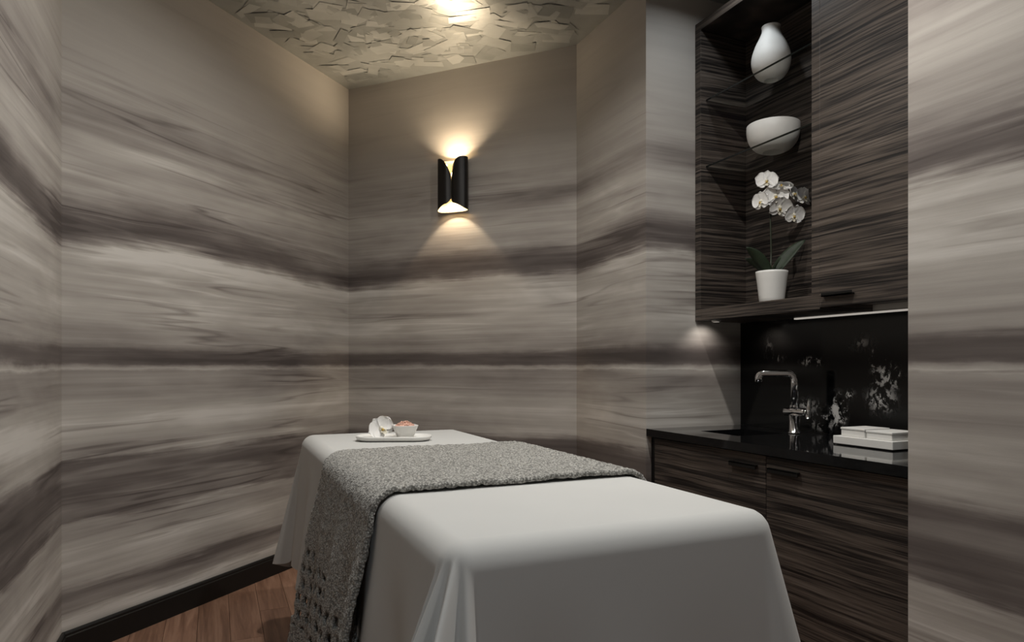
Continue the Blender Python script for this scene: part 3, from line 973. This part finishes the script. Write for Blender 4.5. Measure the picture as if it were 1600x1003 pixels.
pn('divider', (UF, UB - .0165, DV0, DV1, UZ0 + .0605, UZ1 - .0425))
pn('back_panel', (UB - .016, UB, KY0 + .0205, KY1 - .0425, UZ0 + .0605, UZ1 - .0425))
dr = box('door', M_ZEB, uc, ubase, (UF - .002, UF + .019, KY0 + .0215, DV0 - .002, UZ0 + .008, UZ1 - .044), .0012, 1)
bm = bmesh.new()
bm_box(bm, UF - .020, UF - .0025, 1.795, 1.935, UZ0 + .047, UZ0 + .053, .001, 1)
bm_box(bm, UF - .020, UF - .016, 1.795, 1.935, UZ0 + .047, UZ0 + .062, .001, 1)
finish('handle', bm, M_HANDLE, dr, ubase)
SH1, SH2 = 2.520, 2.190
for zz in (SH1, SH2):
    g = box('glass_shelf', M_GLASS, uc, ubase, (UF + .034, UB - .0165, DV1 + .0005, KY1 - .0425, zz - .008, zz))
    box('shelf_edge', M_EDGE, g, ubase, (UF + .032, UF + .0338, DV1 + .0005, KY1 - .0425, zz - .008, zz))
# under-cabinet lights
ls = box('light_strip', M_LED, None, (0, 0, 0), (NB - .028, NB - .0125, KY0 + .03, 2.35, UZ0 - .0075, UZ0 - .0005))
tag(ls, 'thin glowing light strip under the wall cabinet against the marble', 'light')
pk = (2.245, 2.610, UZ0 - .001)
pe = empty('puck_light', pk, 'small round spotlight under the wall cabinet beside the niche wall', 'light')
bm = bmesh.new(); rg = bm_lathe(bm, [(.022, 0), (.022, -.006), (.017, -.008)], pk, 24); cap(bm, rg[-1])
finish('housing', bm, M_TRIM, pe, pk, False)
bm = bmesh.new(); rg = bm_lathe(bm, [(.015, -.0085), (.001, -.009)], pk, 24); cap(bm, rg[-1])
finish('lens', bm, M_LED, pe, pk)
ld = bpy.data.lights.new('puck_lamp', 'SPOT'); ld.energy = 1.5; ld.color = (1, .93, .86); ld.spot_size = math.radians(120); ld.spot_blend = .9; ld.shadow_soft_size = .012
lo = bpy.data.objects.new('puck_lamp', ld); lo.location = (0, 0, -.012); lo.rotation_euler = (math.radians(32), 0, 0); link(lo, pe)

# vase, bowl and potted orchid
vc = (2.362, 2.372, SH1 + .0005)
bm = bmesh.new()
prof = [(.030, .0), (.034, .0), (.060, .016), (.080, .048), (.0875, .085), (.084, .118), (.071, .158), (.054, .192), (.043, .218), (.0405, .236), (.043, .2465), (.040, .2475), (.036, .236), (.036, .20)]
def smooth_prof(pr, n=4):
    out = []
    for i in range(len(pr) - 1):
        p0, p1, p2, p3 = pr[max(i-1, 0)], pr[i], pr[i+1], pr[min(i+2, len(pr)-1)]
        for k in range(n):
            t = k / n
            out.append(tuple(.5 * ((2*p1[a]) + (-p0[a]+p2[a])*t + (2*p0[a]-5*p1[a]+4*p2[a]-p3[a])*t*t + (-p0[a]+3*p1[a]-3*p2[a]+p3[a])*t*t*t) for a in (0, 1)))
    out.append(pr[-1]); return out
rg = bm_lathe(bm, smooth_prof(prof), (0, 0, 0), 56); cap(bm, rg[0], True)
v_ = finish('bottle_vase', bm, M_MATTE, None, smooth=True, loc=vc)
tag(v_, 'matte white bottle-shaped vase on the upper glass shelf', 'vase')
bc2 = (2.378, 2.375, SH2 + .0005)
bm = bmesh.new()
prof = [(.045, 0.0), (.050, 0.0), (.080, .014), (.106, .045), (.117, .085), (.118, .118), (.1165, .122), (.114, .119), (.111, .085), (.098, .046), (.07, .02), (.02, .012)]
rg = bm_lathe(bm, smooth_prof(prof), (0, 0, 0), 64); cap(bm, rg[0], True); cap(bm, rg[-1])
v_ = finish('round_bowl', bm, M_MATTE, None, smooth=True, loc=bc2)
tag(v_, 'matte white round bowl on the lower glass shelf', 'bowl')

pc = Vector((2.360, 2.365, UZ0 + .0610))
po = empty('potted_orchid', pc, 'white orchid in a white tapered pot at the bottom of the display bay', 'plant')
bm = bmesh.new()
rg = bm_lathe(bm, [(.051, 0), (.054, .002), (.057, .028), (.0665, .11), (.071, .142), (.0715, .152), (.068, .152), (.062, .12), (.05, .03)], tuple(pc), 48); cap(bm, rg[0], True)
finish('pot', bm, M_CERAMIC, po, tuple(pc), True)
bm = bmesh.new(); rg = bm_lathe(bm, [(.0655, .138), (.04, .146), (.002, .148)], tuple(pc), 32); cap(bm, rg[-1])
finish('moss', bm, M_MOSS, po, tuple(pc), True)
camr = Vector((math.cos(YAW), -math.sin(YAW), 0)); camf = Vector((math.sin(YAW), math.cos(YAW), 0))
def leaf(azv, L, W, rise, droop):
    bm = bmesh.new(); n, m = 12, 5; g = []
    az = Vector(azv).normalized(); sv = Vector((-az.y, az.x, 0))
    sl = math.atan2(rise - droop, L); inpl = -az * math.sin(sl) + Vector((0, 0, math.cos(sl)))
    sv2 = (sv * .55 + inpl * .83).normalized(); nv2 = (az * math.cos(sl) + Vector((0, 0, math.sin(sl)))).cross(sv2)
    for i in range(n):
        t = i / (n - 1)
        c = pc + Vector((0, 0, .145)) + az * (.012 + L * t * (0.9)) + Vector((0, 0, rise * t - droop * t * t))
        wv = W * (math.sin(PI * (0.12 + .88 * t) ** .8) ** .7 if t < 1 else 0.03)
        g.append([bm.verts.new(c + sv2 * wv * s + nv2 * (.3 * abs(s) * wv)) for s in (-1, -.5, 0, .5, 1)])
    for i in range(n-1):
        for j in range(m-1): bm.faces.new((g[i][j], g[i+1][j], g[i+1][j+1], g[i][j+1]))
    o = finish('leaf', bm, M_LEAFGREEN, po, tuple(pc), True)
    so = o.modifiers.new('thickness', 'SOLIDIFY'); so.thickness = .002
leaf(-camr*.85 - camf*.2, .135, .026, .17, .055)
leaf(camr*.9 - camf*.15, .150, .028, .20, .05)
leaf(camr*.8 + camf*.35, .12, .024, .13, .03)
leaf(-camr*.9 + camf*.1, .12, .022, .10, .03)
leaf(camr*.2 - camf*1.0, .07, .02, .09, .03)
k_ = 3.11 / F_PX
def pot_pt(px, py, depth=0.0):
    """point near the plant, offsets in photograph pixels from the pot foot (1206, 473)"""
    return pc + camr * (px - 1206) * k_ + Vector((0, 0, (473 - py) * k_)) - camf * depth
bm = bmesh.new()
sp = [pot_pt(1204, 428), pot_pt(1205, 390), pot_pt(1204, 350), pot_pt(1203, 318), pot_pt(1203, 300), pot_pt(1209, 287), pot_pt(1220, 283), pot_pt(1234, 290), pot_pt(1246, 302), pot_pt(1252, 316)]
bm_tube(bm, sp, [.0042, .004, .0038, .0034, .003, .0026, .0024, .002, .002, .0016], 8)
finish('stem', bm, M_STEM, po, tuple(pc), True)
rfl = random.Random(4)
FL = [  # px, py, scale, facing (right, up, towards camera)
    (1194, 283, .98, (-.25, .15, .9)), (1216, 293, 1.05, (-.1, .75, .6)), (1208, 306, 1.12, (-.2, -.05, 1.0)), (1186, 314, .90, (-.85, -.1, .5)),
    (1214, 323, 1.05, (.05, -.45, .85)), (1234, 303, 1.0, (.65, .3, .7)), (1252, 308, .95, (.15, .2, .95)), (1236, 335, .95, (.1, -.35, .9))]
for (px, py, s, fc) in FL:
    o = bpy.data.objects.new('flower', LIP)
    facing = camr * fc[0] + Vector((0, 0, fc[1])) - camf * fc[2]
    mw = Matrix.Translation(pot_pt(px, py, .03) - pc) @ aim(facing, (0.1, 0.05, 1.0)).to_4x4() @ Matrix.Scale(s * 1.32, 4)
    link(o, po)
    o.matrix_local = mw
    flower_children(o, rfl)
